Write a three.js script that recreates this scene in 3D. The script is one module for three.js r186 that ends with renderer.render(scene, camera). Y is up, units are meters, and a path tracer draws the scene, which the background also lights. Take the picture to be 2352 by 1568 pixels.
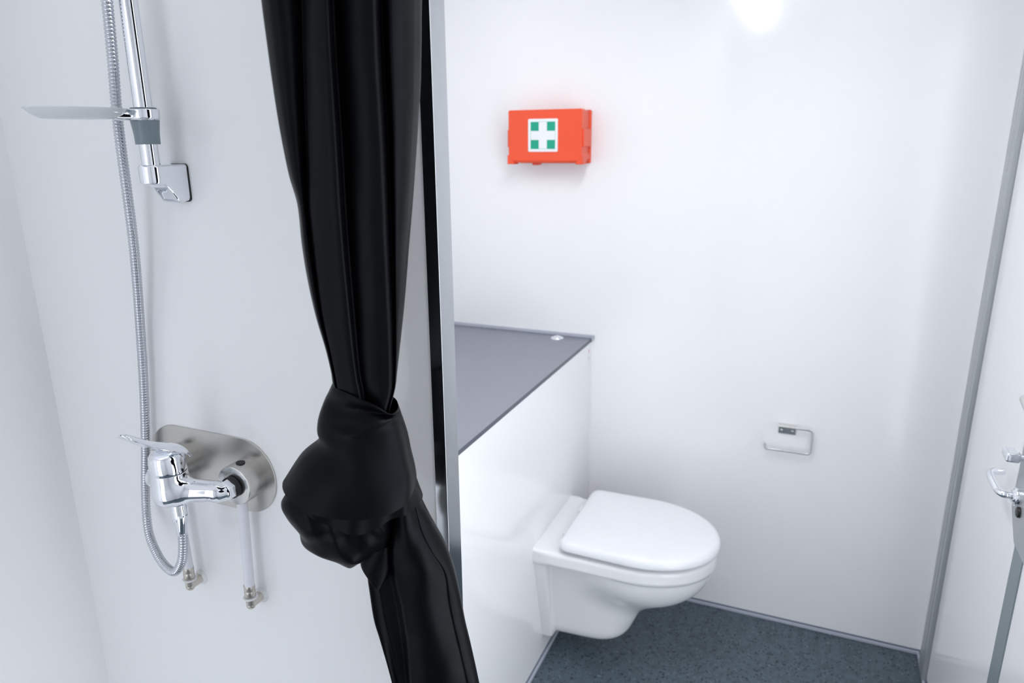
import * as THREE from 'three';
import { RoundedBoxGeometry } from 'three/addons/geometries/RoundedBoxGeometry.js';
import { mergeGeometries } from 'three/addons/utils/BufferGeometryUtils.js';
import { RectAreaLightUniformsLib } from 'three/addons/lights/RectAreaLightUniformsLib.js';
import { ImprovedNoise } from 'three/addons/math/ImprovedNoise.js';

// ------------------------------------------------------------------ camera, light, exposure
const scene = new THREE.Scene();
scene.background = new THREE.Color().setRGB(0.75, 0.82, 0.95);
const camera = new THREE.PerspectiveCamera(51.129, 2352 / 1568, 0.02, 30);
camera.position.set(0, 1.58, 0);
camera.rotation.set(THREE.MathUtils.degToRad(-15.639), THREE.MathUtils.degToRad(23.24), THREE.MathUtils.degToRad(-0.4926), 'YXZ');
camera.focus = 1.12;
camera.userData.fStop = 4.5;
scene.add(camera);
const renderer = new THREE.WebGLRenderer({ antialias: true });
renderer.toneMapping = THREE.LinearToneMapping;
renderer.toneMappingExposure = 1.06;
renderer.shadowMap.enabled = true;
renderer.outputColorSpace = THREE.SRGBColorSpace;
RectAreaLightUniformsLib.init();
const LAMP = { x: -0.345, y: 2.11, z: -1.10, w: 0.08, h: 0.06, l: 0.84, power: 11, color: new THREE.Color(0.97, 0.985, 1.0) };
const lampFace = (w, h, x, y, z, dx, dy, dz) => {                   // one glowing face of the ceiling lamp's trough diffuser
  const light = new THREE.RectAreaLight(LAMP.color, LAMP.power, w, h);
  light.position.set(x, y, z); light.lookAt(x + dx, y + dy, z + dz); light.castShadow = true; scene.add(light);
};
{
  const { x, y, z, w, h, l } = LAMP, e = 0.004;
  lampFace(w, l, x, y - e, z, 0, -1, 0);
  for (const s of [-1, 1]) lampFace(l, h, x + s * (w / 2 + e), y + h / 2, z, s, 0, 0);
}
// two open doorways beside and behind the camera let daylight in: one in the right wall, one in the front wall
const OPENING = { z0: -1.24, z1: -0.4, y0: 0.0, y1: 2.03, x: 0.43 }, DOORWAY = { x0: -1.22, x1: -0.6, y0: 0.0, y1: 2.03, z: 0.8 };
const daylight = (w, h, strength, at, to) => {
  const light = new THREE.RectAreaLight(new THREE.Color(0.985, 0.99, 1.0), strength, w, h);
  light.position.set(...at); light.lookAt(...to); light.castShadow = true; scene.add(light);
};
daylight(OPENING.z1 - OPENING.z0, OPENING.y1 - OPENING.y0, 1.75, [OPENING.x + 0.05, 1.015, (OPENING.z0 + OPENING.z1) / 2], [-1, 1.015, (OPENING.z0 + OPENING.z1) / 2]);
daylight(DOORWAY.x1 - DOORWAY.x0, DOORWAY.y1 - DOORWAY.y0, 0.98, [(DOORWAY.x0 + DOORWAY.x1) / 2, 1.015, DOORWAY.z + 0.05], [(DOORWAY.x0 + DOORWAY.x1) / 2, 1.015, -1]);

// ------------------------------------------------------------------ helpers
let seed = 20240611;
const rnd = () => { seed = (seed * 1664525 + 1013904223) >>> 0; return seed / 4294967296; };
const noise = new ImprovedNoise();
const N3 = (x, y, z) => noise.noise(x, y, z);
const V = (x, y, z) => new THREE.Vector3(x, y, z);
const lerp = (a, b, t) => a + (b - a) * t;
const clamp = (x, a, b) => Math.min(b, Math.max(a, x));
const sstep = (a, b, x) => { const t = clamp((x - a) / (b - a), 0, 1); return t * t * (3 - 2 * t); };
const used = {};
function numbered(name) { const k = used[name] = (used[name] ?? -1) + 1; return k ? `${name}_${String(k).padStart(3, '0')}` : name; }
const origin = new Map();                                           // where each thing's base stands
function thing(name, label, category, base, group) {
  const o = new THREE.Group(); o.name = numbered(name); o.position.copy(base);
  o.userData = { label, category }; if (group) o.userData.group = group;
  origin.set(o, base.clone()); scene.add(o); return o;
}
function part(name, geometry, material, parent, label) {            // geometry is given in world metres
  const base = origin.get(parent) ?? V(0, 0, 0);
  geometry.translate(-base.x, -base.y, -base.z);
  const m = new THREE.Mesh(geometry, material); m.name = name; m.castShadow = m.receiveShadow = true;
  if (label) m.userData.label = label;
  parent.add(m); origin.set(m, base); return m;
}
function struct(name, geometry, material, label) {
  const m = new THREE.Mesh(geometry, material); m.name = name; m.castShadow = m.receiveShadow = true;
  m.userData = { kind: 'structure' }; if (label) m.userData.label = label;
  scene.add(m); origin.set(m, V(0, 0, 0)); return m;
}
function box(x0, x1, y0, y1, z0, z1, r = 0) {
  const w = x1 - x0, h = y1 - y0, d = z1 - z0;
  const g = r > 0 ? new RoundedBoxGeometry(w, h, d, 3, Math.min(r, w / 2.01, h / 2.01, d / 2.01)) : new THREE.BoxGeometry(w, h, d);
  return g.translate((x0 + x1) / 2, (y0 + y1) / 2, (z0 + z1) / 2);
}
const merge = gs => mergeGeometries(gs.map(g => g.index ? g.toNonIndexed() : g).map(g => { for (const k of Object.keys(g.attributes)) if (!['position', 'normal', 'uv'].includes(k)) g.deleteAttribute(k); return g; }));
function along(g, dir) { return g.applyQuaternion(new THREE.Quaternion().setFromUnitVectors(V(0, 1, 0), dir.clone().normalize())); }
function rod(a, b, r0, r1 = r0, n = 32) {                           // closed cylinder or cone between two points
  const d = b.clone().sub(a);
  return along(new THREE.CylinderGeometry(r1, r0, d.length(), n), d).translate((a.x + b.x) / 2, (a.y + b.y) / 2, (a.z + b.z) / 2);
}
function turned(a, dir, profile, n = 40) {                          // lathe: profile of [radius, distance along dir] from point a
  return along(new THREE.LatheGeometry(profile.map(p => new THREE.Vector2(Math.max(p[0], 1e-5), p[1])), n), dir).translate(a.x, a.y, a.z);
}
function rope(points, r, n = 80, m = 14, closedEnds = true) {
  const c = new THREE.CatmullRomCurve3(points, false, 'centripetal');
  const g = [new THREE.TubeGeometry(c, n, r, m)];
  if (closedEnds) for (const t of [0, 1]) g.push(new THREE.SphereGeometry(r, m, 8).translate(...c.getPoint(t).toArray()));
  return merge(g);
}
function gridGeo(nu, nv, f, closeU = false) {                        // indexed surface f(i, j) -> [x, y, z]
  const pos = [], uv = [], idx = [], w = closeU ? nu : nu + 1;
  for (let j = 0; j <= nv; j++) for (let i = 0; i < w; i++) { pos.push(...f(i, j)); uv.push(i / nu, j / nv); }
  for (let j = 0; j < nv; j++) for (let i = 0; i < nu; i++) {
    const a = j * w + i, b = j * w + (i + 1) % w, c = a + w, d = b + w;
    idx.push(a, b, d, a, d, c);
  }
  const g = new THREE.BufferGeometry();
  g.setAttribute('position', new THREE.Float32BufferAttribute(pos, 3));
  g.setAttribute('uv', new THREE.Float32BufferAttribute(uv, 2));
  g.setIndex(idx); g.computeVertexNormals(); return g;
}
function sdfGeo(f, lo, hi, h) {                                     // smooth mesh of the surface f = 0 (naive surface nets)
  const n = [0, 1, 2].map(k => Math.ceil((hi[k] - lo[k]) / h) + 1), [nx, ny, nz] = n;
  const F = new Float32Array(nx * ny * nz), at = (i, j, k) => (k * ny + j) * nx + i;
  for (let k = 0; k < nz; k++) for (let j = 0; j < ny; j++) for (let i = 0; i < nx; i++) F[at(i, j, k)] = f(lo[0] + i * h, lo[1] + j * h, lo[2] + k * h);
  const id = new Int32Array(nx * ny * nz).fill(-1), pos = [], nor = [], idx = [];
  for (let k = 0; k < nz - 1; k++) for (let j = 0; j < ny - 1; j++) for (let i = 0; i < nx - 1; i++) {
    let s = 0, sx = 0, sy = 0, sz = 0;
    for (let a = 0; a < 8; a++) for (let b = 0; b < 3; b++) {
      if (a >> b & 1) continue;
      const c = a | 1 << b, p = F[at(i + (a & 1), j + (a >> 1 & 1), k + (a >> 2))], q = F[at(i + (c & 1), j + (c >> 1 & 1), k + (c >> 2))];
      if (p < 0 === q < 0) continue;
      const t = p / (p - q); s++;
      sx += (a & 1) + (b === 0 ? t : 0); sy += (a >> 1 & 1) + (b === 1 ? t : 0); sz += (a >> 2) + (b === 2 ? t : 0);
    }
    if (!s) continue;
    id[at(i, j, k)] = pos.length / 3;
    const x = lo[0] + (i + sx / s) * h, y = lo[1] + (j + sy / s) * h, z = lo[2] + (k + sz / s) * h, e = h * 0.6;
    pos.push(x, y, z);
    const g = V(f(x + e, y, z) - f(x - e, y, z), f(x, y + e, z) - f(x, y - e, z), f(x, y, z + e) - f(x, y, z - e)).normalize();
    nor.push(g.x, g.y, g.z);
  }
  const quad = (a, b, c, d, flip) => { if (a < 0 || b < 0 || c < 0 || d < 0) return; flip ? idx.push(a, c, b, a, d, c) : idx.push(a, b, c, a, c, d); };
  for (let k = 1; k < nz - 1; k++) for (let j = 1; j < ny - 1; j++) for (let i = 1; i < nx - 1; i++) {
    const p = F[at(i, j, k)] < 0;
    if (p !== F[at(i + 1, j, k)] < 0) quad(id[at(i, j - 1, k - 1)], id[at(i, j, k - 1)], id[at(i, j, k)], id[at(i, j - 1, k)], !p);
    if (p !== F[at(i, j + 1, k)] < 0) quad(id[at(i - 1, j, k - 1)], id[at(i - 1, j, k)], id[at(i, j, k)], id[at(i, j, k - 1)], !p);
    if (p !== F[at(i, j, k + 1)] < 0) quad(id[at(i - 1, j - 1, k)], id[at(i, j - 1, k)], id[at(i, j, k)], id[at(i - 1, j, k)], !p);
  }
  const g = new THREE.BufferGeometry();
  g.setAttribute('position', new THREE.Float32BufferAttribute(pos, 3));
  g.setAttribute('normal', new THREE.Float32BufferAttribute(nor, 3));
  g.setAttribute('uv', new THREE.Float32BufferAttribute(new Float32Array(pos.length / 3 * 2), 2));
  g.setIndex(idx); return g;
}
const smin = (a, b, k) => { const h = Math.max(k - Math.abs(a - b), 0) / k; return Math.min(a, b) - h * h * k / 4; };
const smax = (a, b, k) => -smin(-a, -b, k);
function cone3(p, a, b, ra, rb) {                                   // distance to a tapered capsule
  const bx = b[0] - a[0], by = b[1] - a[1], bz = b[2] - a[2], px = p[0] - a[0], py = p[1] - a[1], pz = p[2] - a[2];
  const t = clamp((px * bx + py * by + pz * bz) / (bx * bx + by * by + bz * bz), 0, 1);
  return Math.hypot(px - bx * t, py - by * t, pz - bz * t) - lerp(ra, rb, t);
}
function slab(shapePoints, depth, bevel = 0.0008, holes = []) {     // extruded outline in the x-y plane, from z = 0 to z = depth
  const s = shapePoints instanceof THREE.Shape ? shapePoints : new THREE.Shape(shapePoints.map(p => new THREE.Vector2(p[0], p[1])));
  s.holes.push(...holes);
  const g = new THREE.ExtrudeGeometry(s, { depth: depth - 2 * bevel, bevelEnabled: bevel > 0, bevelThickness: bevel, bevelSize: bevel, bevelOffset: -bevel, bevelSegments: 3, curveSegments: 32 });
  return g.translate(0, 0, bevel);
}
function roundRect(x0, x1, y0, y1, r) {
  const s = new THREE.Shape();
  s.moveTo(x0 + r, y0); s.lineTo(x1 - r, y0); s.absarc(x1 - r, y0 + r, r, -Math.PI / 2, 0); s.lineTo(x1, y1 - r); s.absarc(x1 - r, y1 - r, r, 0, Math.PI / 2);
  s.lineTo(x0 + r, y1); s.absarc(x0 + r, y1 - r, r, Math.PI / 2, Math.PI); s.lineTo(x0, y0 + r); s.absarc(x0 + r, y0 + r, r, Math.PI, 1.5 * Math.PI);
  return s;
}
function noiseTexture(size, f, repeat, srgb) {
  const d = new Uint8Array(size * size * 4);
  for (let y = 0; y < size; y++) for (let x = 0; x < size; x++) { const c = f(x, y); const o = (y * size + x) * 4; d[o] = c[0]; d[o + 1] = c[1]; d[o + 2] = c[2]; d[o + 3] = 255; }
  const t = new THREE.DataTexture(d, size, size); t.magFilter = THREE.LinearFilter; t.minFilter = THREE.LinearMipmapLinearFilter; t.generateMipmaps = true;
  t.wrapS = t.wrapT = THREE.RepeatWrapping; t.repeat.set(repeat[0], repeat[1]); if (srgb) t.colorSpace = THREE.SRGBColorSpace; t.needsUpdate = true; return t;
}

// ------------------------------------------------------------------ measured outlines in metres: rows of [sideways, height] for the curtain, points for the hose
const OX = -0.4992, OZ = -0.7250;
const DRAPE = [[[-0.0887,1.9856],[-0.0471,1.9895],[-0.0153,1.9924],[0.041,1.9976],[0.0944,2.0025]],
[[-0.0983,1.7928],[-0.0555,1.7947],[-0.0206,1.7962],[0.0308,1.7985],[0.0811,1.8008]],
[[-0.0975,1.7296],[-0.0533,1.7309],[-0.0217,1.7318],[0.0289,1.7332],[0.0759,1.7346]],
[[-0.0958,1.6859],[-0.0556,1.6866],[-0.0227,1.6872],[0.0278,1.6881],[0.0735,1.6889]],
[[-0.0937,1.6408],[-0.058,1.641],[-0.0231,1.6412],[0.0276,1.6415],[0.0705,1.6418]],
[[-0.0905,1.5941],[-0.0605,1.594],[-0.0231,1.5938],[0.0279,1.5935],[0.0654,1.5933]],
[[-0.0853,1.5459],[-0.063,1.5456],[-0.0236,1.5449],[0.0272,1.544],[0.0596,1.5435]],
[[-0.0786,1.5111],[-0.0649,1.5107],[-0.0241,1.5097],[0.0268,1.5084],[0.0553,1.5077]],
[[-0.0776,1.4653],[-0.0641,1.4648],[-0.0242,1.4633],[0.0258,1.4614],[0.049,1.4606]],
[[-0.0746,1.4232],[-0.0624,1.4226],[-0.0235,1.4208],[0.0251,1.4185],[0.0437,1.4176]],
[[-0.0689,1.3798],[-0.0597,1.3793],[-0.0228,1.3772],[0.0244,1.3744],[0.0378,1.3737]],
[[-0.06,1.3349],[-0.0537,1.3345],[-0.0221,1.3323],[0.0231,1.3292],[0.0307,1.3287]],
[[-0.0558,1.3063],[-0.0505,1.3059],[-0.0207,1.3036],[0.0216,1.3004],[0.026,1.3]],
[[-0.0544,1.2889],[-0.0486,1.2884],[-0.0186,1.286],[0.019,1.283],[0.0229,1.2827]],
[[-0.0459,1.2589],[-0.041,1.2585],[-0.0172,1.2564],[0.0102,1.254],[0.0152,1.2536]],
[[-0.0406,1.2166],[-0.0374,1.2162],[-0.0176,1.2143],[0.0035,1.2123],[0.0079,1.2118]]]
const CAP = [[[-0.0543,1.2912],[-0.028,1.2832],[-0.0032,1.2706],[0.0132,1.2573],[0.0248,1.2551]],
[[-0.0732,1.2525],[-0.0385,1.2476],[-0.0109,1.2511],[0.0139,1.2489],[0.0286,1.2416]],
[[-0.0788,1.2293],[-0.0455,1.2261],[-0.0124,1.226],[0.0181,1.2243],[0.0352,1.2153]],
[[-0.0784,1.2142],[-0.0469,1.205],[-0.014,1.2005],[0.0224,1.1968],[0.0391,1.1889]],
[[-0.102,1.1955],[-0.0651,1.1812],[-0.0212,1.174],[0.024,1.1729],[0.0423,1.171]],
[[-0.1272,1.1603],[-0.0854,1.1468],[-0.0262,1.1393],[0.0196,1.143],[0.044,1.1568]]]
const HEM = [[[-0.0709,1.2135],[-0.047,1.2038],[-0.0141,1.1993],[0.0167,1.1974],[0.0334,1.1895]],
[[-0.0972,1.1889],[-0.0655,1.1763],[-0.0216,1.1684],[0.0209,1.1682],[0.0387,1.1676]],
[[-0.1173,1.1561],[-0.0831,1.127],[-0.0309,1.1098],[0.0128,1.1213],[0.0513,1.1225]]]
const BUNDLE = [[[-0.0953,1.1795],[-0.0741,1.1711],[-0.0331,1.1634],[0.0007,1.1629],[0.0207,1.1638]],
[[-0.1142,1.1545],[-0.0786,1.1485],[-0.0345,1.1416],[-0.0005,1.1408],[0.0156,1.1422]],
[[-0.1313,1.1329],[-0.0919,1.1199],[-0.0479,1.1112],[-0.0081,1.1096],[0.0128,1.1103]],
[[-0.1275,1.1148],[-0.0932,1.1041],[-0.0492,1.092],[-0.009,1.0934],[0.01,1.091]],
[[-0.1136,1.0926],[-0.0892,1.0842],[-0.0505,1.0726],[-0.0132,1.0709],[0.0062,1.075]],
[[-0.1103,1.0728],[-0.0853,1.0628],[-0.0518,1.0543],[-0.017,1.0548],[0.0017,1.0556]],
[[-0.0949,1.0549],[-0.075,1.0482],[-0.0548,1.0353],[-0.0323,1.0436],[-0.006,1.0439]]]
const TAIL = [[[0.0021,1.1373],[0.0107,1.1363],[0.0221,1.135],[0.0365,1.1333],[0.044,1.1312]],
[[-0.0117,1.0872],[0.011,1.0876],[0.0257,1.089],[0.0433,1.0868],[0.0611,1.0878]],
[[-0.0244,1.0478],[0.0079,1.0514],[0.0298,1.0518],[0.0567,1.0515],[0.0783,1.0486]],
[[-0.0293,1.0161],[0.0089,1.014],[0.04,1.0129],[0.0734,1.0115],[0.0898,1.0092]],
[[-0.0277,0.9746],[0.0151,0.9693],[0.0441,0.9669],[0.0779,0.9638],[0.0977,0.9607]],
[[-0.0247,0.9354],[0.0191,0.9281],[0.0485,0.9232],[0.0845,0.9173],[0.104,0.914]],
[[-0.0178,0.8983],[0.021,0.89],[0.0501,0.8849],[0.091,0.8793],[0.1107,0.8758]],
[[-0.0057,0.8271],[0.0228,0.8217],[0.0569,0.8151],[0.1019,0.8065],[0.1221,0.8026]],
[[0.0079,0.7218],[0.0336,0.7162],[0.0661,0.7092],[0.1125,0.6991],[0.1361,0.694]],
[[0.0199,0.5521],[0.0468,0.5451],[0.081,0.5364],[0.1227,0.5257],[0.1509,0.5184]]]
const LUMP = [[[-0.0224,1.0622],[-0.0138,1.061],[-0.0051,1.0599],[0.0007,1.0591],[0.0065,1.0583]],
[[-0.0342,1.0405],[-0.0242,1.0323],[-0.0157,1.0277],[-0.0039,1.0294],[0.008,1.0311]],
[[-0.0374,1.0268],[-0.0297,1.0196],[-0.0207,1.0135],[-0.0077,1.013],[0.0042,1.0146]],
[[-0.0299,1.0162],[-0.0257,1.0088],[-0.0212,1.004],[-0.0112,1.0032],[-0.0022,1.0053]],
[[-0.0211,1.0067],[-0.0191,1.0009],[-0.0168,0.9985],[-0.0134,0.9966],[-0.0085,0.9994]]]
const HOSE = [[-0.88, 2.05, -0.74], [-0.895, 1.9, -0.744], [-0.91, 1.768, -0.75], [-0.924, 1.698, -0.757], [-0.942, 1.618, -0.765], [-0.964, 1.506, -0.78], [-0.973, 1.452, -0.786], [-0.981, 1.404, -0.79], [-1.005, 1.294, -0.8], [-1.02, 1.193, -0.802], [-1.038, 1.083, -0.802], [-1.048, 1.034, -0.802], [-1.055, 0.988, -0.8], [-1.051, 0.951, -0.792], [-1.033, 0.922, -0.777], [-0.997, 0.905, -0.757], [-0.957, 0.896, -0.74], [-0.924, 0.9, -0.73], [-0.899, 0.927, -0.725], [-0.886, 0.96, -0.722], [-0.884, 1.002, -0.724]] ;

// ------------------------------------------------------------------ materials
const std = o => new THREE.MeshStandardMaterial(o), phys = o => new THREE.MeshPhysicalMaterial(o);
const rgb = (r, g, b) => new THREE.Color().setRGB(r, g, b);
const grain = noiseTexture(256, (x, y) => { const v = 128 + (((y * 7919 + 13 * (y % 17)) % 61) - 30) * 0.9 + 14 * N3(x * 0.03, y * 0.9, 2); return [v, v, v]; }, [6, 6]);
const orangePeel = noiseTexture(256, (x, y) => { const a = x / 256 * 2 * Math.PI, b = y / 256 * 2 * Math.PI; const v = 128 + 60 * N3(Math.cos(a) * 2.2 + 5, Math.sin(a) * 2.2, Math.cos(b) * 2.2) + 40 * N3(Math.sin(b) * 2.5, Math.cos(a) * 2.5, Math.sin(a) * 2.5 + 9); return [v, v, v]; }, [1, 1]);
const M = {
  panel: phys({ color: rgb(0.932, 0.938, 0.95), roughness: 0.11, ior: 1.5 }),
  ceiling: std({ color: rgb(0.93, 0.932, 0.935), roughness: 0.6 }),
  counter: std({ color: rgb(0.235, 0.245, 0.29), roughness: 0.32 }),
  counterEdge: std({ color: rgb(0.085, 0.095, 0.125), roughness: 0.4 }),
  greyTrim: std({ color: rgb(0.5, 0.53, 0.61), roughness: 0.4 }),
  darkSeal: std({ color: rgb(0.16, 0.19, 0.25), roughness: 0.6 }),
  alu: std({ color: rgb(0.68, 0.7, 0.73), metalness: 1, roughness: 0.13 }),
  aluGrey: std({ color: rgb(0.46, 0.48, 0.5), metalness: 0.55, roughness: 0.4 }),
  stile: std({ color: rgb(0.26, 0.31, 0.33), metalness: 0.3, roughness: 0.42 }),
  chrome: std({ color: rgb(0.86, 0.88, 0.92), metalness: 1, roughness: 0.045 }),
  satin: std({ color: rgb(0.7, 0.7, 0.69), metalness: 1, roughness: 0.2 }),
  brushed: std({ color: rgb(0.6, 0.585, 0.56), metalness: 1, roughness: 0.3, bumpMap: grain, bumpScale: 0.00004 }),
  nickel: std({ color: rgb(0.62, 0.58, 0.52), metalness: 1, roughness: 0.28 }),
  rubber: std({ color: rgb(0.008, 0.008, 0.01), roughness: 0.45 }),
  greyPlastic: std({ color: rgb(0.2, 0.255, 0.285), roughness: 0.33 }),
  dish: phys({ color: rgb(0.84, 0.87, 0.89), roughness: 0.22, transmission: 0.4, thickness: 0 }),
  whitePipe: std({ color: rgb(0.82, 0.83, 0.88), roughness: 0.3 }),
  whitePlastic: std({ color: rgb(0.85, 0.86, 0.87), roughness: 0.3 }),
  ceramic: phys({ color: rgb(0.88, 0.885, 0.895), roughness: 0.06, ior: 1.52 }),
  lid: phys({ color: rgb(0.86, 0.87, 0.9), roughness: 0.1, ior: 1.5 }),
  orange: std({ color: rgb(0.86, 0.085, 0.026), roughness: 0.34 }),
  green: std({ color: rgb(0.0, 0.36, 0.22), roughness: 0.4 }),
  signWhite: std({ color: rgb(0.84, 0.85, 0.88), roughness: 0.35 }),
  tealPlastic: std({ color: rgb(0.16, 0.36, 0.36), roughness: 0.4 }),
  red: std({ color: rgb(0.75, 0.35, 0.36), roughness: 0.5 }),
  paleGrey: std({ color: rgb(0.5, 0.52, 0.52), roughness: 0.4 }),
  cloth: phys({ color: rgb(0.0015, 0.0016, 0.0022), roughness: 0.4, specularIntensity: 0.22, specularColor: rgb(0.82, 0.88, 1), sheen: 0.03, sheenColor: rgb(0.3, 0.35, 0.5), sheenRoughness: 0.4, side: THREE.DoubleSide }),
  glow: std({ color: rgb(0.8, 0.8, 0.8), emissive: LAMP.color, emissiveIntensity: 14 }),
};
const chips = (() => {
  const n = 1024, d = new Float32Array(n * n * 3), base = [80, 94, 103];
  for (let i = 0; i < n * n; i++) { const x = i % n, y = i / n | 0, a = x / n * 6.2832, b = y / n * 6.2832; const k = 1 + 0.12 * N3(Math.cos(a) * 6, Math.sin(a) * 6, Math.cos(b) * 6 + Math.sin(b) * 3) + 0.05 * (rnd() - 0.5); for (let c = 0; c < 3; c++) d[i * 3 + c] = base[c] * k; }
  for (let s = 0; s < 9500; s++) {
    const cx = rnd() * n, cy = rnd() * n, r = 1.4 + 4.6 * rnd() * rnd(), st = 0.5 + rnd(), dark = rnd(), ang = rnd() * 3.14;
    const col = dark < 0.5 ? [20, 32, 46] : dark < 0.86 ? [96, 112, 120] : [124, 136, 144], mix = 0.45 + 0.5 * rnd();
    for (let y = -6; y <= 6; y++) for (let x = -6; x <= 6; x++) {
      const u = (x * Math.cos(ang) + y * Math.sin(ang)) / st, v = (-x * Math.sin(ang) + y * Math.cos(ang)) * st;
      if (u * u + v * v > r * r) continue;
      const o = (((cy + y | 0) + n) % n * n + ((cx + x | 0) + n) % n) * 3;
      for (let c = 0; c < 3; c++) d[o + c] = lerp(d[o + c], col[c], mix);
    }
  }
  return noiseTexture(n, (x, y) => { const o = (y * n + x) * 3; return [d[o], d[o + 1], d[o + 2]]; }, [1 / 0.75, 1 / 0.75], true);
})();
M.vinyl = std({ map: chips, roughness: 0.5 });

// ------------------------------------------------------------------ the setting
const FL = -0.006, BZ = -2.2785, RX = 0.43, LX = -1.284, FZ = 0.8, CE = 2.18, SZ = -0.82, PE = -0.456, CX = -0.679, T = 0.08;
{
  const w = RX - LX, d = FZ - BZ, g = box(LX - T, RX + T, FL - 0.1, FL, BZ - T, FZ + T);
  const uv = g.attributes.uv, p = g.attributes.position;
  for (let i = 0; i < p.count; i++) uv.setXY(i, p.getX(i), p.getZ(i));
  struct('floor', g, M.vinyl, 'blue-grey speckled vinyl floor');
  struct('ceiling', box(LX - T, RX + T, CE, CE + T, BZ - T, FZ + T), M.ceiling);
  struct('wall_back', box(LX - T, RX + T, FL, CE, BZ - T, BZ), M.panel, 'glossy white back wall panel');
  struct('wall_left', box(LX - T, LX, FL, CE, BZ, FZ), M.panel, 'glossy white shower side wall');
  struct('wall_front', merge([box(LX - T, DOORWAY.x0, FL, CE, FZ, FZ + T), box(DOORWAY.x1, RX + T, FL, CE, FZ, FZ + T), box(DOORWAY.x0, DOORWAY.x1, DOORWAY.y1, CE, FZ, FZ + T)]), M.panel);
  struct('wall_right', merge([box(RX, RX + T, FL, CE, BZ, -2.235), box(RX, RX + T, 2.04, CE, -2.235, -1.5), box(RX, RX + T, FL, CE, -1.5, OPENING.z0), box(RX, RX + T, OPENING.y1, CE, OPENING.z0, OPENING.z1), box(RX, RX + T, FL, CE, OPENING.z1, FZ)]), M.panel, 'glossy white right wall');
}
// shower partition with the aluminium channel that closes its free edge
const wp = struct('wall_partition', box(LX, PE - 0.0012, FL, CE, SZ - 0.0355, SZ), M.panel, 'white shower partition wall');
{
  const x0 = -0.4745, x1 = PE, z0 = SZ - 0.037, z1 = SZ + 0.0014;
  part('edge_profile', merge([box(x0, x1, FL, CE, SZ + 0.0001, z1, 0.0006), box(x0, x1, FL, CE, z0, SZ - 0.0356, 0.0006), box(PE - 0.0011, x1 + 0.0006, FL, CE, z0, z1, 0.0006)]), M.alu, wp, 'aluminium edge channel on the partition end');
}
{                                                                   // shower tray, below the frame
  const t = thing('shower_tray', 'white shower tray on the floor below the mixer', 'shower tray', V(-0.88, FL, -0.45));
  part('tray', merge([box(LX + 0.003, -0.47, FL, 0.014, SZ + 0.003, -0.02, 0.006), box(LX + 0.003, -0.47, FL, 0.035, -0.06, -0.02, 0.006), box(-0.51, -0.47, FL, 0.035, SZ + 0.003, -0.02, 0.006)]), M.whitePlastic, t);
  part('drain', turned(V(-0.88, 0.0138, -0.42), V(0, 1, 0), [[0.045, 0], [0.044, 0.002], [0.02, 0.003], [0, 0.003]], 40), M.satin, t);
}
// floor edging: a pale grey cove strip with a dark seal line above it
const edging = (name, a, b, ox, oz) => {                            // from a to b along the wall foot, standing out by (ox, oz)
  const s = (h0, h1, t) => box(Math.min(a[0], b[0], a[0] + ox * t, b[0] + ox * t), Math.max(a[0], b[0], a[0] + ox * t, b[0] + ox * t), FL + h0, FL + h1, Math.min(a[1], b[1], a[1] + oz * t, b[1] + oz * t), Math.max(a[1], b[1], a[1] + oz * t, b[1] + oz * t), 0.0015);
  const m = struct(name, s(0, 0.0105, 0.009), M.greyTrim, 'pale grey strip along the floor edge');
  part('seal', s(0.0105, 0.0155, 0.004), M.darkSeal, m, 'thin dark seal line');
};
edging('trim_1', [CX, BZ], [RX, BZ], 0, 1);
edging('trim_2', [CX, BZ + 0.009], [CX, SZ - 0.04], 1, 0);
edging('trim_3', [RX, BZ + 0.009], [RX, OPENING.z0], -1, 0);

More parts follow.
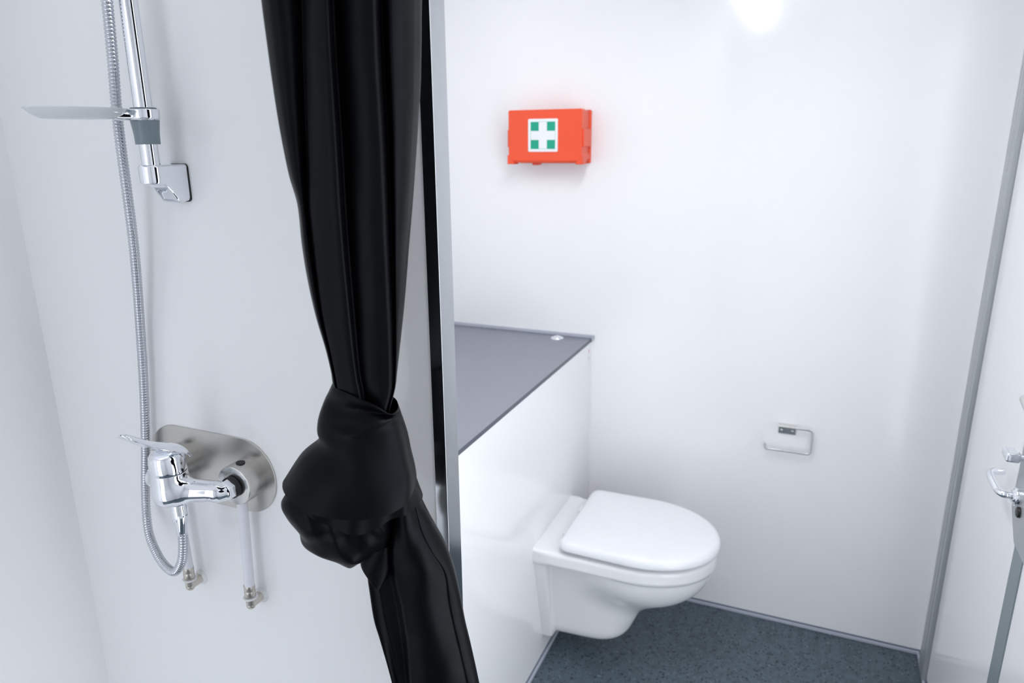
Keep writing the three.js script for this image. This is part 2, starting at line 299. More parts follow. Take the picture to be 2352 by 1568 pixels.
// ------------------------------------------------------------------ door in the right wall
const door = struct('door_1', box(RX, RX + 0.04, 0.022, 2.03, -2.128, -1.5765), M.panel, 'glossy white door beside the toilet');
{
  const jz0 = -2.228, jz1 = -2.132;
  const prof = [[RX + 0.03, jz0 - 0.004], [RX - 0.008, jz0 - 0.004], [RX - 0.010, jz0 + 0.028], [RX - 0.006, jz0 + 0.031], [RX - 0.006, jz0 + 0.035], [RX - 0.011, jz0 + 0.039], [RX - 0.011, jz0 + 0.062], [RX - 0.007, jz0 + 0.066], [RX - 0.007, jz0 + 0.07], [RX - 0.011, jz0 + 0.074], [RX - 0.011, jz1 - 0.002], [RX + 0.03, jz1]];
  const g = slab(prof.map(p => [p[0], -p[1]]), 2.03 - 0.002, 0).rotateX(-Math.PI / 2).translate(0, 0.002, 0);
  part('frame', g, M.aluGrey, door, 'ribbed grey aluminium door frame');
  part('stile', box(RX - 0.002, RX + 0.04, FL + 0.012, 2.03, -1.576, -1.512, 0.0015), M.stile, door, 'grey door stile strip');
  part('closing_panel', box(RX + 0.0005, RX + 0.04, FL + 0.012, 2.04, -1.5115, -1.5), M.panel, door);
  const pl = slab([[1.634, 0.843], [1.634, 1.09], [1.47, 1.09], [1.47, 0.79], [1.575, 0.79]], 0.003, 0.0006);  // (-z, y)
  pl.rotateY(-Math.PI / 2); pl.applyMatrix4(new THREE.Matrix4().makeScale(1, 1, 1));
  const p = pl.attributes.position; for (let i = 0; i < p.count; i++) p.setXYZ(i, RX - 0.002 + p.getX(i), p.getY(i), -p.getZ(i));
  pl.computeVertexNormals();
  const plate = part('lock_plate', pl, M.aluGrey, door, 'grey lock plate with tapered lower end');
  part('screw', turned(V(RX - 0.005, 0.852, -1.62), V(-1, 0, 0), [[0, 0.0016], [0.0035, 0.0014], [0.005, 0]], 20), M.satin, plate);
  const hy = 0.881, hz = -1.6;
  part('rosette', turned(V(RX - 0.005, hy, hz), V(-1, 0, 0), [[0.0175, 0], [0.0175, 0.006], [0.0155, 0.008], [0.0125, 0.008], [0.0125, 0.012], [0, 0.012]]), M.chrome, door);
  part('lever', rope([V(RX - 0.006, hy, hz), V(RX - 0.02, hy, hz), V(RX - 0.031, hy, hz - 0.002), V(RX - 0.038, hy + 0.001, hz - 0.012), V(RX - 0.0405, hy + 0.003, hz - 0.03), V(RX - 0.0415, hy + 0.006, hz - 0.07), V(RX - 0.038, hy + 0.007, hz - 0.088), V(RX - 0.03, hy + 0.008, hz - 0.096), V(RX - 0.017, hy + 0.008, hz - 0.099)], 0.0078, 90, 18), M.chrome, door, 'chrome lever with returned end');
  part('keyhole_cover', turned(V(RX - 0.005, 0.858, -1.575), V(-1, 0, 0), [[0.011, 0], [0.011, 0.004], [0.009, 0.0055], [0, 0.0055]]), M.rubber, door);
  const tt = part('thumb_turn', box(RX - 0.042, RX - 0.016, 0.955, 0.976, -1.628, -1.586, 0.006), M.chrome, door, 'chrome thumb turn');
  part('spindle', rod(V(RX - 0.017, 0.965, -1.6), V(RX - 0.004, 0.965, -1.6), 0.007), M.chrome, tt);
}
{
  const a = V(RX - 0.036, 1.098, -1.565), t = thing('grab_bar', 'pale grey rounded end of a bar on the door above the lock plate', 'grab bar', V(RX, 1.04, -1.5));
  part('bar', rope([a, V(RX - 0.034, 1.09, -1.545), V(RX - 0.03, 1.078, -1.5), V(RX - 0.03, 1.073, -1.35)], 0.0085, 30, 16), M.paleGrey, t);
  part('wall_mount', merge([rod(V(RX - 0.03, 1.073, -1.37), V(RX, 1.073, -1.37), 0.007), rod(V(RX - 0.006, 1.073, -1.37), V(RX, 1.073, -1.37), 0.02)]), M.paleGrey, t);
}

// ------------------------------------------------------------------ ceiling lamp (above the frame; seen mirrored in the back wall)
{
  const t = thing('ceiling_light', 'long white ceiling lamp over the middle of the room', 'lamp', V(LAMP.x, CE, LAMP.z)), { x, y, z, w, h, l } = LAMP;
  part('housing', merge([box(x - w / 2 - 0.015, x + w / 2 + 0.015, y + h, CE, z - l / 2 - 0.015, z + l / 2 + 0.015, 0.004), ...[-1, 1].map(s => box(x - w / 2 - 0.004, x + w / 2 + 0.004, y - 0.004, y + h + 0.002, z + s * (l / 2 + 0.008) - 0.007, z + s * (l / 2 + 0.008) + 0.007, 0.003))]), M.whitePlastic, t);
  part('diffuser', box(x - w / 2, x + w / 2, y, y + h, z - l / 2, z + l / 2, 0.003), M.glow, t, 'glowing trough diffuser');
}

// ------------------------------------------------------------------ cistern cabinet
{
  const t = thing('cistern_cabinet', 'waist-high white cistern cabinet with a grey top, the toilet hung on its front', 'cabinet', V(-0.98, FL, -1.5)), z1 = SZ - 0.038;
  part('front_panel', box(CX - 0.02, CX, FL, 0.918, BZ, z1), M.panel, t);
  part('side_panel', box(LX + 0.006, CX - 0.02, FL, 0.918, BZ, BZ + 0.018), M.panel, t);
  part('countertop', box(LX + 0.006, CX - 0.0012, 0.918, 0.928, BZ, z1, 0.0005), M.counter, t, 'dark grey laminate top');
  part('edge_band', box(CX - 0.0012, CX + 0.0008, 0.9175, 0.9282, BZ, z1, 0.0004), M.counterEdge, t, 'dark edge band');
  part('wall_strip', box(LX + 0.006, CX + 0.008, 0.9285, 0.940, BZ, BZ + 0.006, 0.001), M.greyTrim, t, 'pale grey sealing strip against the back wall');
  part('strip_end', box(CX + 0.001, CX + 0.008, 0.922, 0.940, BZ, BZ + 0.012, 0.0012), M.greyTrim, t);
  const b = V(-0.791, 0.928, -2.236);
  const f = part('flush_button', turned(b, V(0, 1, 0), [[0.0225, 0], [0.0225, 0.002], [0.0205, 0.004], [0.0165, 0.005], [0.0155, 0.004], [0.0145, 0.004]], 48), M.chrome, t, 'round chrome flush button');
  part('push_cap', turned(b, V(0, 1, 0), [[0.0145, 0.0035], [0.014, 0.006], [0.010, 0.0082], [0.004, 0.0092], [0, 0.0094]], 48), M.chrome, f);
  const s = part('sticker', box(CX, CX + 0.0004, 0.853, 0.907, -2.249, -2.233), std({ color: rgb(0.84, 0.845, 0.86), roughness: 0.4 }), t, 'small white sticker with faint red and grey print');
  part('red_print', box(CX + 0.0004, CX + 0.0007, 0.884, 0.899, -2.245, -2.238), M.red, s);
  part('grey_print', box(CX + 0.0004, CX + 0.0007, 0.857, 0.873, -2.246, -2.239), M.paleGrey, s);
}

// ------------------------------------------------------------------ wall-hung toilet: X = distance from the cabinet front, Z = across
{
  const ZC = -1.9, t = thing('toilet', 'white wall-hung toilet with closed lid', 'toilet', V(CX, 0.07, ZC));
  const plan = (X, Z, a, xc, rx) => X < xc ? Math.abs(Z) - a : (Math.hypot((X - xc) / rx, Z / a) - 1) * Math.min(a, rx);
  const f = (x, y, z) => {
    const X = x - CX, Z = z - ZC, Y = y, az = Math.abs(Z);
    const aRim = 0.179 - 0.012 * sstep(0.0, -0.05, -(X - 0.02)) * 0;
    let rim = smax(plan(X, Z, aRim, 0.275, 0.226), Math.abs(Y - 0.407) - 0.0235, 0.014);
    const u = (X - 0.275) / 0.218, w = Z / 0.168, q = (0.39 - Y) / 0.158;
    let bowl = (Math.sqrt(u * u + w * w + q * q) - 1) * 0.158;
    bowl = Math.max(bowl, Y - 0.40);
    const front = 0.25 + 0.42 * Math.max(0, Y - 0.10);
    const half = lerp(0.094, 0.113, sstep(0.1, 0.36, Y)) - 0.22 * Math.max(0, X - 0.12) * Math.max(0, X - 0.12) * 4;
    let trap = smax(smax(az - half, (X - front) * 0.9, 0.06), smax(0.08 + 0.05 * X - Y, Y - 0.40, 0.02), 0.05);
    const fh = lerp(0.098, 0.181, clamp((Y - 0.076) / 0.354, 0, 1));
    let flange = smax(smax(az - fh, X - 0.034, 0.012), smax(0.072 - Y, Y - 0.43, 0.012), 0.012);
    let d = smin(bowl, trap, 0.05);
    d = smin(d, rim, 0.008);
    d = smin(d, flange, 0.012);
    return Math.max(d, -X - 0.004);
  };
  const shell = sdfGeo(f, [CX - 0.011, 0.06, ZC - 0.195], [CX + 0.52, 0.445, ZC + 0.195], 0.0042), sp = shell.attributes.position;
  for (let i = 0; i < sp.count; i++) if (sp.getX(i) < CX + 0.0002) sp.setX(i, CX + 0.0002);  // flat back against the cabinet
  part('bowl', shell, M.ceramic, t, 'white ceramic bowl');
  const outline = (inset, a, xc, rx, x0, r) => {                     // D-shaped plan as points, rounded back corners
    const P = [], n = 64; a -= inset; rx -= inset; x0 += inset; r = Math.max(0.004, r - inset * 0.5);
    for (let i = 0; i <= 8; i++) { const q = i / 8 * Math.PI / 2; P.push([x0 + r - r * Math.cos(q), a - 0.004 - r + r * Math.sin(q)]); }
    for (let i = 0; i <= n; i++) { const q = Math.PI / 2 - Math.PI * i / n; P.push([xc + rx * Math.pow(Math.abs(Math.cos(q)), 0.94) * Math.sign(Math.cos(q) + 1e-9), a * Math.sin(q)]); }
    for (let i = 0; i <= 8; i++) { const q = i / 8 * Math.PI / 2; P.push([x0 + r - r * Math.sin(q), -(a - 0.004 - r + r * Math.cos(q))]); }
    return P;
  };
  const stack = (layers, ...shape) => {
    const L = layers.map(([inset, y, tilt]) => outline(inset, ...shape).map(p => [CX + p[0], y + (tilt ?? 0) * (p[0] - 0.075), ZC + p[1]]));
    const n = L[0].length, c = (k) => { const s = L[k].reduce((q, p) => [q[0] + p[0] / n, q[1] + p[1] / n, q[2] + p[2] / n], [0, 0, 0]); return s; };
    const all = [Array(n).fill(c(0)), ...L, Array(n).fill(c(L.length - 1))];
    return gridGeo(n, all.length - 1, (i, j) => all[j][i % n], true);
  };
  part('seat', stack([[0.034, 0.4305], [0.024, 0.431], [0.020, 0.436], [0.021, 0.444], [0.03, 0.4455]], 0.184, 0.275, 0.232, 0.085, 0.02), M.whitePlastic, t);
  part('lid', stack([[0.012, 0.4445], [0.003, 0.445], [0.0005, 0.4475], [0, 0.452], [0.0008, 0.460], [0.0035, 0.467], [0.008, 0.4722], [0.014, 0.4752], [0.024, 0.4772], [0.045, 0.4785], [0.08, 0.4795], [0.12, 0.48]].map(p => [...p, -0.006]), 0.186, 0.275, 0.234, 0.075, 0.03), M.lid, t, 'white plastic lid with rounded edge');
  for (const s of [-1, 1]) part('hinge', rod(V(CX + 0.07, 0.443, ZC + s * 0.075 - 0.02), V(CX + 0.07, 0.443, ZC + s * 0.075 + 0.02), 0.008), M.whitePlastic, t);
  const fb = part('fixing_bolt', rod(V(CX + 0.034, 0.386, ZC + 0.137), V(CX + 0.046, 0.386, ZC + 0.137), 0.0085), M.whitePlastic, t, 'white washer with teal nut');
  part('nut', rod(V(CX + 0.046, 0.386, ZC + 0.137), V(CX + 0.058, 0.386, ZC + 0.137), 0.0065, 0.0065, 6), M.tealPlastic, fb);
}

// ------------------------------------------------------------------ first aid box
{
  const x0 = -0.942, x1 = -0.6965, y0 = 1.512, y1 = 1.6755, zf = BZ + 0.1;
  const t = thing('first_aid_box', 'orange first aid box with a white cross on green, hung on the back wall', 'first aid box', V(-0.82, 1.51, BZ));
  part('back_shell', merge([box(x0 + 0.003, x1 - 0.0035, y0 + 0.004, y1 - 0.003, BZ + 0.012, zf - 0.03, 0.004), box(x0 - 0.002, x1 + 0.0015, y0 - 0.001, y1 - 0.001, BZ, BZ + 0.014, 0.005)]), M.orange, t);
  const lid = slab(roundRect(x0, x1, y0 + 0.007, y1, 0.006), 0.034, 0.003).translate(0, 0, zf - 0.034);
  part('front_lid', lid, M.orange, t);
  part('lower_rail', box(x0 + 0.012, x1 - 0.01, y0 + 0.003, y0 + 0.012, zf - 0.032, zf - 0.003, 0.003), M.orange, t);
  for (const s of [0, 1]) {                                          // feet at the lower corners
    const c = s ? x1 : x0, k = s ? -1 : 1;
    const o = [[c - k * 0.004, y0 - 0.002], [c + k * 0.02, y0 - 0.002], [c + k * 0.018, y0 + 0.004], [c + k * 0.002, y0 + 0.025], [c - k * 0.004, y0 + 0.026]];
    part('corner_foot', slab(s ? o.reverse() : o, 0.04, 0.002).translate(0, 0, zf - 0.0385), M.orange, t);
    const lx = s ? x1 - 0.002 : x0 - 0.0055;
    part('latch', box(lx, lx + 0.0075, 1.563, 1.616, BZ + 0.018, zf - 0.006, 0.002), M.orange, t);
    part('rib', box(s ? x1 - 0.004 : x0, s ? x1 : x0 + 0.004, y0 + 0.012, y0 + 0.032, BZ + 0.012, zf - 0.03, 0.001), M.orange, t);
  }
  part('wall_tab', box(x0 + 0.062, x0 + 0.084, y0 - 0.006, y0 + 0.004, BZ + 0.02, BZ + 0.05, 0.002), M.orange, t);
  const sx0 = -0.8735, sx1 = -0.7745, sy0 = 1.5485, sy1 = 1.648;
  const sign = part('sign', slab(roundRect(sx0, sx1, sy0, sy1, 0.004), 0.0012, 0.0003).translate(0, 0, zf), M.signWhite, t, 'white square plate with green field and white cross');
  const m = 0.0085, u = (sx1 - sx0 - 2 * m) / 3, zq = zf + 0.0012;
  for (const i of [0, 2]) for (const j of [0, 2]) part('green_square', box(sx0 + m + i * u, sx0 + m + (i + 1) * u, sy0 + m + j * u, sy0 + m + (j + 1) * u, zq, zq + 0.0002), M.green, sign);
  const e = 0.0007;
  for (const k of [0, 1]) {
    part('green_line', box(sx0 + m + u, sx0 + m + 2 * u, k ? sy1 - m - e : sy0 + m, k ? sy1 - m : sy0 + m + e, zq, zq + 0.0002), M.green, sign);
    part('green_line', box(k ? sx1 - m - e : sx0 + m, k ? sx1 - m : sx0 + m + e, sy0 + m + u, sy0 + m + 2 * u, zq, zq + 0.0002), M.green, sign);
  }
}

// ------------------------------------------------------------------ toilet roll holder
{
  const t = thing('toilet_roll_holder', 'empty steel wire toilet roll holder on the back wall', 'paper holder', V(-0.02, 0.7, BZ)), z = BZ + 0.022;
  const b = part('bracket', merge([box(-0.056, -0.004, 0.678, 0.7115, BZ, BZ + 0.002, 0.0006), box(-0.056, -0.004, 0.7085, 0.7115, BZ, BZ + 0.024, 0.0008)]), M.satin, t, 'angled steel bracket');
  for (const x of [-0.046, -0.014]) part('screw', turned(V(x, 0.690, BZ + 0.002), V(0, 0, 1), [[0.0042, 0], [0.0038, 0.0014], [0.002, 0.0022], [0, 0.0024]], 20), M.satin, b);
  const c = (cx, cy, a0, a1, r) => [0, 1, 2, 3, 4].map(i => { const a = lerp(a0, a1, i / 4) * Math.PI; return V(cx + r * Math.cos(a), cy + r * Math.sin(a), z); });
  part('wire_loop', rope([V(-0.054, 0.7085, z), V(-0.02, 0.7085, z), ...c(0.035, 0.6985, 0.5, 0, 0.01), V(0.045, 0.66, z), ...c(0.034, 0.639, 0, -0.5, 0.011), V(0, 0.628, z), V(-0.05, 0.628, z), ...c(-0.082, 0.637, -0.5, -1, 0.009), V(-0.091, 0.646, z)], 0.0037, 180, 12), M.satin, t, 'bent steel wire');
}

// ------------------------------------------------------------------ shower rail, soap dish
const BARX = -0.8945, BARZ = -0.77;
{
  const t = thing('shower_rail', 'vertical chrome shower rail with its lower wall bracket', 'shower rail', V(BARX, 1.5, SZ));
  part('bar', rod(V(BARX, 1.535, BARZ), V(BARX, 2.15, BARZ), 0.0122, 0.0122, 48), M.chrome, t, 'polished chrome bar');
  const bracket = (flip) => {                                        // stadium seen from above, tall at the wall, short at the bar
    const w = 0.0175, n = 28, m = 34, zw = SZ + 0.003, zc = BARZ, top = flip ? 2.12 : 1.552, k = flip ? -1 : 1;
    const zs = []; for (let i = 0; i <= m; i++) zs.push(i < 14 ? lerp(zw, zc, i / 14) : zc + w * Math.sin((i - 14) / 20 * Math.PI / 2));
    const half = z => z <= zc ? lerp(0.0172, w, (z - zw) / (zc - zw)) : Math.sqrt(Math.max(0, w * w - (z - zc) * (z - zc)));
    const low = z => { const s = clamp((z - zw) / (zc + w - zw), 0, 1); return s < 0.3 ? 0.056 - 0.01 * (0.3 - s) : s > 0.72 ? 0.0275 - 0.006 * (s - 0.72) : 0.0275 + 0.0285 * Math.pow(1 - (s - 0.3) / 0.42, 1.5); };
    const g = gridGeo(m, n, (i, j) => {
      const z = zs[i], h = half(z), q = j / n * 4;                   // ring: top, right side, underside, left side
      const r = 0.003, H = low(z); let x, y;
      const c = Math.min(r, h * 0.5);
      const pts = [[-(h - c), 0], [h - c, 0], [h, -c], [h, -H + 0.004], [h - 0.0015, -H], [-(h - 0.0015), -H], [-h, -H + 0.004], [-h, -c], [-(h - c), 0]];
      const s = q / 4 * 8, a = Math.min(7, Math.floor(s)), f = s - a;
      x = lerp(pts[a][0], pts[a + 1][0], f); y = lerp(pts[a][1], pts[a + 1][1], f);
      return [BARX + x, top + k * y, z];
    });
    return g;
  };
  const nonflat = g => { const q = g.toNonIndexed(); q.computeVertexNormals(); return q; };
  const lowB = part('bracket', bracket(false), M.chrome, t, 'chrome wall bracket with slanted underside');
  part('gasket', slab(roundRect(BARX - 0.0178, BARX + 0.0178, 1.4965, 1.5525, 0.006), 0.003, 0.0004).translate(0, 0, SZ), M.rubber, lowB, 'black rubber gasket');
  part('bracket', bracket(true), M.chrome, t);
}
{
  const t = thing('soap_dish', 'pale grey soap dish clamped on the chrome shower rail', 'soap dish', V(BARX, 1.58, BARZ)), C = (y, d) => V(BARX, y, BARZ);
  part('grip', turned(C(1.5805), V(0, 1, 0), [[0.0124, 0], [0.0165, 0], [0.0168, 0.012], [0.0176, 0.02], [0.019, 0.031], [0.0192, 0.0325], [0.0124, 0.0325]], 48), M.greyPlastic, t, 'grey plastic slide grip');
  part('collar', turned(C(1.6135), V(0, 1, 0), [[0.0124, 0], [0.0196, 0], [0.0204, 0.004], [0.0206, 0.012], [0.0212, 0.0128], [0.0212, 0.0142], [0.0196, 0.0150], [0.0124, 0.0150]], 48), M.chrome, t, 'chrome collar');
  part('cap_ring', turned(C(1.6286), V(0, 1, 0), [[0.0122, 0], [0.0175, 0], [0.0168, 0.0018], [0.0122, 0.0022]], 40), M.greyPlastic, t);
  const cx = BARX - 0.036, cz = BARZ + 0.075, ax = 0.048, az = 0.062, y = 1.627, rot = 0.42;
  const ring = (k, yy) => (i, n) => { const a = i / n * 2 * Math.PI, u = ax * k * Math.cos(a), v = az * k * Math.sin(a); return [cx + u * Math.cos(rot) - v * Math.sin(rot) * 1, yy, cz + u * Math.sin(rot) + v * Math.cos(rot)]; };
  const L = [[0.02, y - 0.0135], [0.4, y - 0.0135], [0.7, y - 0.0125], [0.88, y - 0.007], [0.965, y - 0.0012], [1, y], [1.0, y + 0.0012], [0.985, y + 0.0013], [0.94, y - 0.001], [0.86, y - 0.0075], [0.68, y - 0.0175 + 0.0075], [0.4, y - 0.0112], [0.02, y - 0.0112]].map(p => ring(...p));
  part('tray', gridGeo(56, L.length - 1, (i, j) => L[j](i, 56), true), M.dish, t, 'shallow oval tray of pale grey plastic');
  const dir = V(cx - BARX, 0, cz - BARZ).normalize();
  const s = V(BARX, 1.619, BARZ).addScaledVector(dir, 0.018), e = V(BARX, 1.6205, BARZ).addScaledVector(dir, 0.04);
  part('arm', rod(s, e, 0.0062, 0.0085), M.chrome, t, 'chrome arm');
}

// ------------------------------------------------------------------ mixer, plate, supply pipes, hose
const XR = -0.824, XL = -0.974, MY = 1.051, ZP = SZ + 0.003, ZCUP = SZ + 0.04;
{
  const t = thing('mounting_plate', 'brushed steel wall plate with two round cups behind the chrome mixer', 'wall plate', V(-0.9085, MY, SZ));
  part('plate', slab(roundRect(-1.046, -0.771, MY - 0.066, MY + 0.066, 0.0645), 0.003, 0.0006).translate(0, 0, SZ), M.brushed, t);
  for (const x of [XR, XL]) {
    const c = part('cup', turned(V(x, MY, ZP), V(0, 0, 1), [[0.0332, 0], [0.0332, 0.0345], [0.0326, 0.0358]], 64), M.brushed, t, 'round brushed steel cup');
    part('cup_face', turned(V(x, MY, ZP), V(0, 0, 1), [[0.0326, 0.0358], [0.0318, 0.037], [0.016, 0.037], [0.0155, 0.036]], 64), M.satin, c, 'polished cup face');
    part('plug', rod(V(x + 0.002, MY + 0.0325, SZ + 0.0215), V(x + 0.002, MY + 0.0345, SZ + 0.0215), 0.0072), M.rubber, c, 'black plug');
  }
}
{
  const bx = -0.899, bz = -0.727, t = thing('shower_mixer', 'chrome single-lever shower mixer on the shower wall', 'shower mixer', V(bx, MY, SZ));
  const za = -0.757, L = [bx, MY + 0.004, bz], f = (x, y, z) => {
    const p = [x, y, z], r = Math.hypot(x - bx, z - bz);
    let d = smax(r - 0.0275 - 0.0012 * sstep(1.08, 1.03, y), smax(1.034 - y, y - 1.0885, 0.001), 0.02);
    if (y > 1.066) d = Math.max(r - 0.0275, y - 1.0885);
    let arms = 1e9;
    for (const s of [XR, XL]) {
      const k = s === XR ? 1 : -1;
      arms = Math.min(arms, smin(cone3(p, L, [s - k * 0.012, MY + 0.002, za + 0.003], 0.0215, 0.0162), cone3(p, [s - k * 0.008, MY, za + 0.0015], [s, MY, za - 0.006], 0.016, 0.0145), 0.006));
    }
    d = smin(d, arms, 0.012);
    return smax(d, -(z - (za - 0.0075)), 0.001);
  };
  const body = part('body', sdfGeo(f, [XL - 0.03, MY - 0.045, SZ + 0.045], [XR + 0.03, MY + 0.0395, bz + 0.04], 0.0014), M.chrome, t, 'polished chrome body');
  for (const x of [XR, XL]) {
    const nut = part('nut', merge([turned(V(x, MY, ZCUP + 0.009), V(0, 0, 1), [[0.006, 0], [0.0158, 0], [0.0172, 0.0015], [0.0172, 0.0105], [0.0155, 0.013], [0.006, 0.013]], 6)]), M.chrome, t, 'six-sided chrome nut');
    nut.geometry.computeVertexNormals();
    part('seal_ring', turned(V(x, MY, ZCUP), V(0, 0, 1), [[0.006, 0], [0.0172, 0], [0.018, 0.003], [0.018, 0.007], [0.0165, 0.0095], [0.006, 0.0095]], 40), M.rubber, t, 'black rubber ring');
  }
  const cap = part('cap', turned(V(bx, 1.0895, bz), V(-0.02, 1, 0.06), [[0.0255, -0.0012], [0.0272, 0], [0.0272, 0.008], [0.0264, 0.018], [0.025, 0.027], [0.021, 0.0325], [0.012, 0.0355], [0, 0.036]], 56), M.chrome, t, 'chrome cartridge cap');
  part('seam', rod(V(bx, 1.0878, bz), V(bx, 1.0898, bz), 0.0266), M.rubber, cap);
  part('indicator', turned(V(bx - 0.004, 1.112, bz + 0.0235), V(-0.1, 0.12, 1), [[0.0035, 0], [0.0035, 0.002], [0.0028, 0.003], [0, 0.0034]], 24), M.chrome, cap);
  // lever: a curved blade over the cap, out from the wall and up
  const C = new THREE.CatmullRomCurve3([V(bx + 0.002, 1.108, bz - 0.03), V(bx + 0.0015, 1.122, bz - 0.018), V(bx, 1.131, bz), V(bx + 0.003, 1.146, bz + 0.028), V(bx + 0.008, 1.165, bz + 0.055), V(bx + 0.0115, 1.179, bz + 0.075), V(bx + 0.012, 1.181, bz + 0.079)]);
  const wid = [[0, 0.021], [0.12, 0.0258], [0.35, 0.0262], [0.55, 0.0195], [0.8, 0.0155], [0.93, 0.0135], [0.98, 0.008], [1, 0.001]], th = [[0, 0.004], [0.2, 0.0068], [0.45, 0.0062], [0.8, 0.0042], [0.95, 0.004], [1, 0.0008]];
  const tab = (T, s) => { for (let i = 1; i < T.length; i++) if (s <= T[i][0]) return lerp(T[i - 1][1], T[i][1], sstep(0, 1, (s - T[i - 1][0]) / (T[i][0] - T[i - 1][0]))); return T[T.length - 1][1]; };
  part('lever', gridGeo(28, 72, (i, j) => {
    const s = j / 72, p = C.getPointAt(s), tg = C.getTangentAt(s), nn = V(0, tg.z, -tg.y).normalize(), a = i / 28 * 2 * Math.PI;
    const ca = Math.cos(a), sa = Math.sin(a), w = tab(wid, s), h = tab(th, s), sq = v => Math.sign(v) * Math.pow(Math.abs(v), 0.6);
    const x = w * sq(ca), y = h * sq(sa) * 0.8 - 0.22 * x * x / Math.max(w, 0.004);
    return [p.x + x, p.y + nn.y * y, p.z + nn.z * y];
  }, true), M.chrome, t, 'curved chrome lever');
  part('hose_outlet', turned(V(-0.8885, 1.037, -0.727), V(0.035, -1, 0.02), [[0.0128, 0], [0.0128, 0.022], [0.0122, 0.03], [0.0106, 0.034], [0.0106, 0.037]], 40), M.chrome, t);
}
const pipe = (x, xb, label) => {
  const z = SZ + 0.026, yt = MY - 0.031, yb = 0.856, t = thing('water_pipe', label, 'water pipe', V(xb, 0.81, SZ), 'white supply pipes below the mixer');
  part('pipe', rod(V(xb, yb, z), V(x, yt, z), 0.0086, 0.0086, 36), M.whitePipe, t, 'white pipe');
  const n = part('compression_fitting', turned(V(xb - 0.0005, yb + 0.003, z), V(-0.02, -1, 0), [[0.0086, -0.0005], [0.0094, 0], [0.0094, 0.008], [0.0088, 0.009], [0.0088, 0.011], [0.0094, 0.012], [0.0094, 0.020], [0.0086, 0.0215], [0.0086, 0.023], [0, 0.023]], 36), M.nickel, t, 'nickel fitting');
  part('washer', turned(V(xb - 0.0008, yb - 0.0195, z), V(-0.02, -1, 0), [[0.006, 0], [0.0116, 0], [0.0122, 0.0015], [0.0116, 0.003], [0.006, 0.003]], 36), M.whitePlastic, n, 'white washer');
  const e = part('elbow', merge([rod(V(xb - 0.001, yb - 0.022, z), V(xb - 0.0012, yb - 0.037, z), 0.0086, 0.0078), new THREE.SphereGeometry(0.0082, 24, 16).translate(xb - 0.0012, yb - 0.036, z), rod(V(xb - 0.0012, yb - 0.0335, z), V(xb - 0.0014, yb - 0.0335, SZ + 0.004), 0.0082, 0.0092)]), M.nickel, t, 'nickel wall elbow');
  part('wall_cover', turned(V(xb - 0.0014, yb - 0.0335, SZ), V(0, 0, 1), [[0.0145, 0], [0.0142, 0.002], [0.0105, 0.005], [0.0092, 0.0055]], 36), M.whitePlastic, e);
};
pipe(XR, -0.8305, 'white water pipe below the cup that stands clear of the mixer body');
pipe(XL, -0.9695, 'white water pipe half hidden by the looped shower hose');
{
  const P = HOSE.map(p => V(...p)), curve = new THREE.CatmullRomCurve3(P, false, 'centripetal');
  const len = curve.getLength(), per = 0.0049, n = Math.round(len / per) * 6, m = 18, fr = (curve.arcLengthDivisions = 900, curve.updateArcLengths(), curve.computeFrenetFrames(n, false)), pts = curve.getSpacedPoints(n);
  const t = thing('shower_hose', 'ribbed metal shower hose looping below the mixer and up past the soap dish', 'shower hose', P[P.length - 1].clone());
  part('ribbed_hose', gridGeo(m, n, (i, j) => {
    const a = i / m * 2 * Math.PI, ph = j % 6, r = [0.0064, 0.0072, 0.00745, 0.00745, 0.0072, 0.0064][ph], o = pts[j].clone().addScaledVector(fr.normals[j], r * Math.cos(a)).addScaledVector(fr.binormals[j], r * Math.sin(a));
    return o.toArray();
  }, true), std({ color: rgb(0.58, 0.6, 0.64), metalness: 1, roughness: 0.16 }), t, 'ribbed chrome spiral hose');
  const e = P[P.length - 1], e2 = P[P.length - 2], d = e2.clone().sub(e).normalize();
  part('hose_end', turned(e.clone(), d, [[0.006, -0.016], [0.0096, -0.016], [0.0098, -0.012], [0.0090, 0.0], [0.0082, 0.012], [0.0076, 0.02], [0.006, 0.0205]], 36), M.chrome, t, 'smooth chrome end sleeve');
}

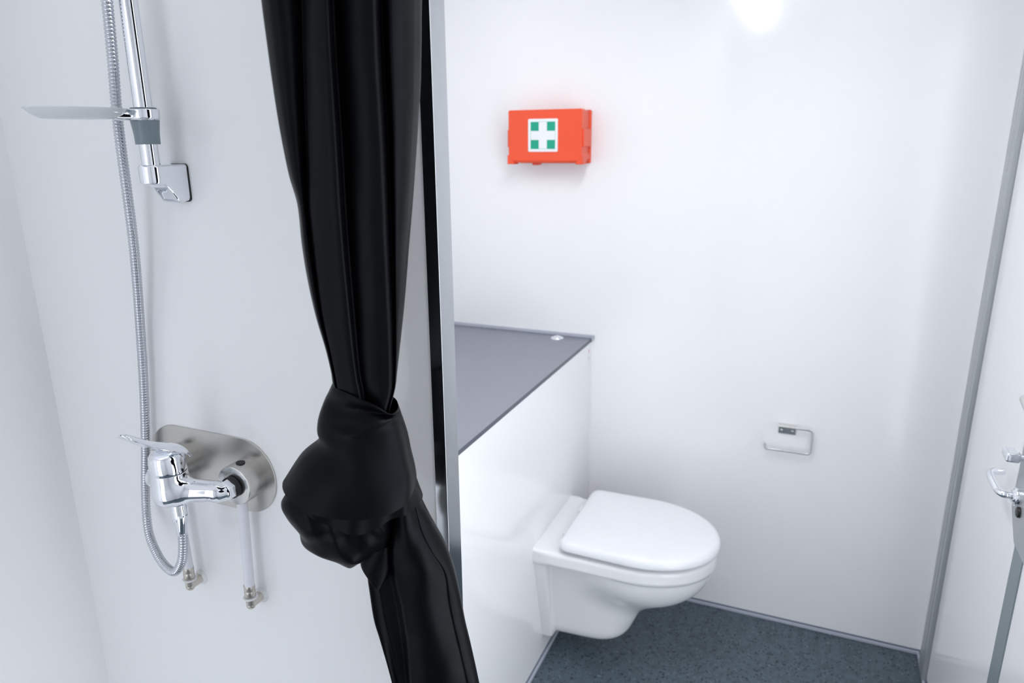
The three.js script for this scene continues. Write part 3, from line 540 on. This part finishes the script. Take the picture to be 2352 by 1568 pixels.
// ------------------------------------------------------------------ black shower curtain, gathered and knotted
{
  const O = V(OX, 0, OZ), NX = 0.57643, NZ = 0.81714;         // the gathered cloth faces (NX, NZ); sideways is (NZ, -NX)
  const place = (s, y, d) => [O.x + NZ * s + NX * d, y, O.z - NX * s + NZ * d];
  const cr = (p0, p1, p2, p3, t) => 0.5 * (2 * p1 + (p2 - p0) * t + (2 * p0 - 5 * p1 + 4 * p2 - p3) * t * t + (3 * p1 - p0 - 3 * p2 + p3) * t * t * t);
  const spline = (A, x, get) => { const n = A.length - 1, i = clamp(Math.floor(x), 0, n - 1), t = x - i, g = k => get(A[clamp(k, 0, n)]); return cr(k0(g, i, n), g(i), g(i + 1), k3(g, i, n), t); };
  const k0 = (g, i) => i === 0 ? 2 * g(0) - g(1) : g(i - 1), k3 = (g, i, n) => i + 2 > n ? 2 * g(n) - g(n - 1) : g(i + 2);
  const at = (R, u, v, c, straight) => { const row = r => straight ? lerp(r[Math.min(3, Math.floor(u))][c], r[Math.min(3, Math.floor(u)) + 1][c], u - Math.min(3, Math.floor(u))) : spline(r, u, k => k[c]); return spline(R, v, row); };
  // a closed tube of cloth: front sheet of depth f(t, w, s, y), back sheet of depth b
  const sheet = (R, nu, nv, f, b, straight, wob = 0) => gridGeo(2 * nu, nv, (i, j) => {
    const v = j / nv * (R.length - 1), back = i > nu, k = back ? 2 * nu - i : i, t = 0.5 - 0.5 * Math.cos(Math.PI * k / nu) * 0.55 - 0.5 * (1 - 2 * k / nu) * 0.45, u = clamp(t * 4, 0, 4);
    let s = at(R, u, v, 0, straight), y = at(R, u, v, 1, straight);
    const d = back ? -b(t, j / nv, s, y) : f(t, j / nv, s, y);
    const q = wob * N3(s * 30, y * 22, back ? 9 : 2);
    return place(s, y, d + (k > 0 && k < nu ? q : 0));
  }, true);
  const env = t => Math.sqrt(Math.max(0, 1 - (2 * t - 1) * (2 * t - 1)));
  const t = thing('shower_curtain', 'black shower curtain gathered and tied in a knot', 'curtain', V(O.x, 0.55, O.z));
  const peak = (s, c) => s < c ? Math.sin(Math.PI / 2 * s / c) : Math.cos(Math.PI / 2 * (s - c) / (1 - c));
  const fold = (u, y) => { u = clamp(u, 0, 4); const i = Math.min(3, Math.floor(u)), s = u - i; return [0.012, 0.026, 0.028, 0.02][i] * peak(s, [0.45, 0.86, 0.84, 0.22][i]) - (i === 0 ? 0.012 : 0) * s; };
  const w0 = y => lerp(0.45, 1, sstep(1.24, 1.62, y));
  part('gathered_drape', sheet(DRAPE, 110, 120, (q, w, s, y) => env(q) * (0.020 + 0.012 * w0(y)) + w0(y) * fold(q * 4, y) * Math.min(1, env(q) * 2.2) + 0.0012 * N3(s * 60, y * 5, 1), (q, w, s, y) => env(q) * 0.055, true, 0.0012), M.cloth, t, 'pleated upper cloth');
  const ridge = (x, c, r) => Math.exp(-(x - c) * (x - c) / (r * r));
  part('knot_wrap', sheet(CAP, 80, 80, (q, w, s, y) => env(q) * lerp(0.040, 0.082, sstep(0, 1, w)) + 0.006 * ridge(w, 0.02, 0.05) - 0.004 * ridge(w, 0.11, 0.045) + 0.005 * ridge(w, 0.24 + 0.05 * Math.sin(q * 5), 0.05) * sstep(0.05, 0.3, q) + 0.006 * N3(s * 14, y * 10, 4) * sstep(0.1, 0.5, w), (q, w) => env(q) * lerp(0.04, 0.055, w), false, 0.0015), M.cloth, t, 'cloth wrapped over the knot');
  part('knot_hem', sheet(HEM, 70, 40, (q, w, s, y) => env(q) * lerp(0.045, 0.0635, w) + (0.004 * Math.sin(q * 17) + 0.002 * Math.sin(q * 31 + 1)) * w * env(q), (q, w) => env(q) * 0.04, false, 0.001), M.cloth, t, 'stitched hem below the wrap');
  part('knot_bundle', sheet(BUNDLE, 80, 80, (q, w, s, y) => env(q) * 0.046 * Math.sqrt(Math.max(0.0, 1 - Math.pow(w, 3))) + (0.010 * N3(s * 32 + 3, y * 24, 7) - 0.013 * Math.abs(N3(s * 34 + y * 12, y * 9, 1)) + 0.005) * env(q) , (q, w) => env(q) * 0.04 * Math.sqrt(Math.max(0, 1 - Math.pow(w, 3))), false, 0.004), M.cloth, t, 'crumpled cloth under the knot');
  part('knot_flap', sheet(LUMP, 30, 30, (q, w) => env(q) * 0.02, q => env(q) * 0.012, false, 0.002), M.cloth, t, 'small turned-out flap');
  part('tail', sheet(TAIL, 100, 110, (q, w, s, y) => {
    const u = q * 4; let d = 0.03 * env(q) * (1 - 0.4 * w);
    d += u < 1 ? -0.014 * (1 - sstep(0.75, 1.0, u)) * Math.min(1, 3 * u) : 0.008 * Math.sin(Math.PI * clamp((u - 1) / 2, 0, 1));
    d += 0.0014 * sstep(3.0, 3.12, u) * (1 - sstep(3.9, 4, u));
    return d + 0.012 * ridge(s, 0.05, 0.022) * ridge(y, 1.05, 0.04) + 0.004 * N3(s * 24, y * 9, 3) * env(q);
  }, (q) => env(q) * 0.018, false, 0.0015), M.cloth, t, 'loose lower end of the curtain');
  // rail above the frame
  const r = thing('curtain_rail', 'steel curtain rail under the ceiling that carries the black curtain', 'curtain rail', V(PE, 1.98, -0.3));
  part('rod', rod(V(O.x, 2.021, SZ), V(O.x, 2.021, FZ), 0.011), M.satin, r);
  part('wall_flange', rod(V(O.x, 2.021, SZ), V(O.x, 2.021, SZ + 0.008), 0.024), M.satin, r);
}

renderer.render(scene, camera);
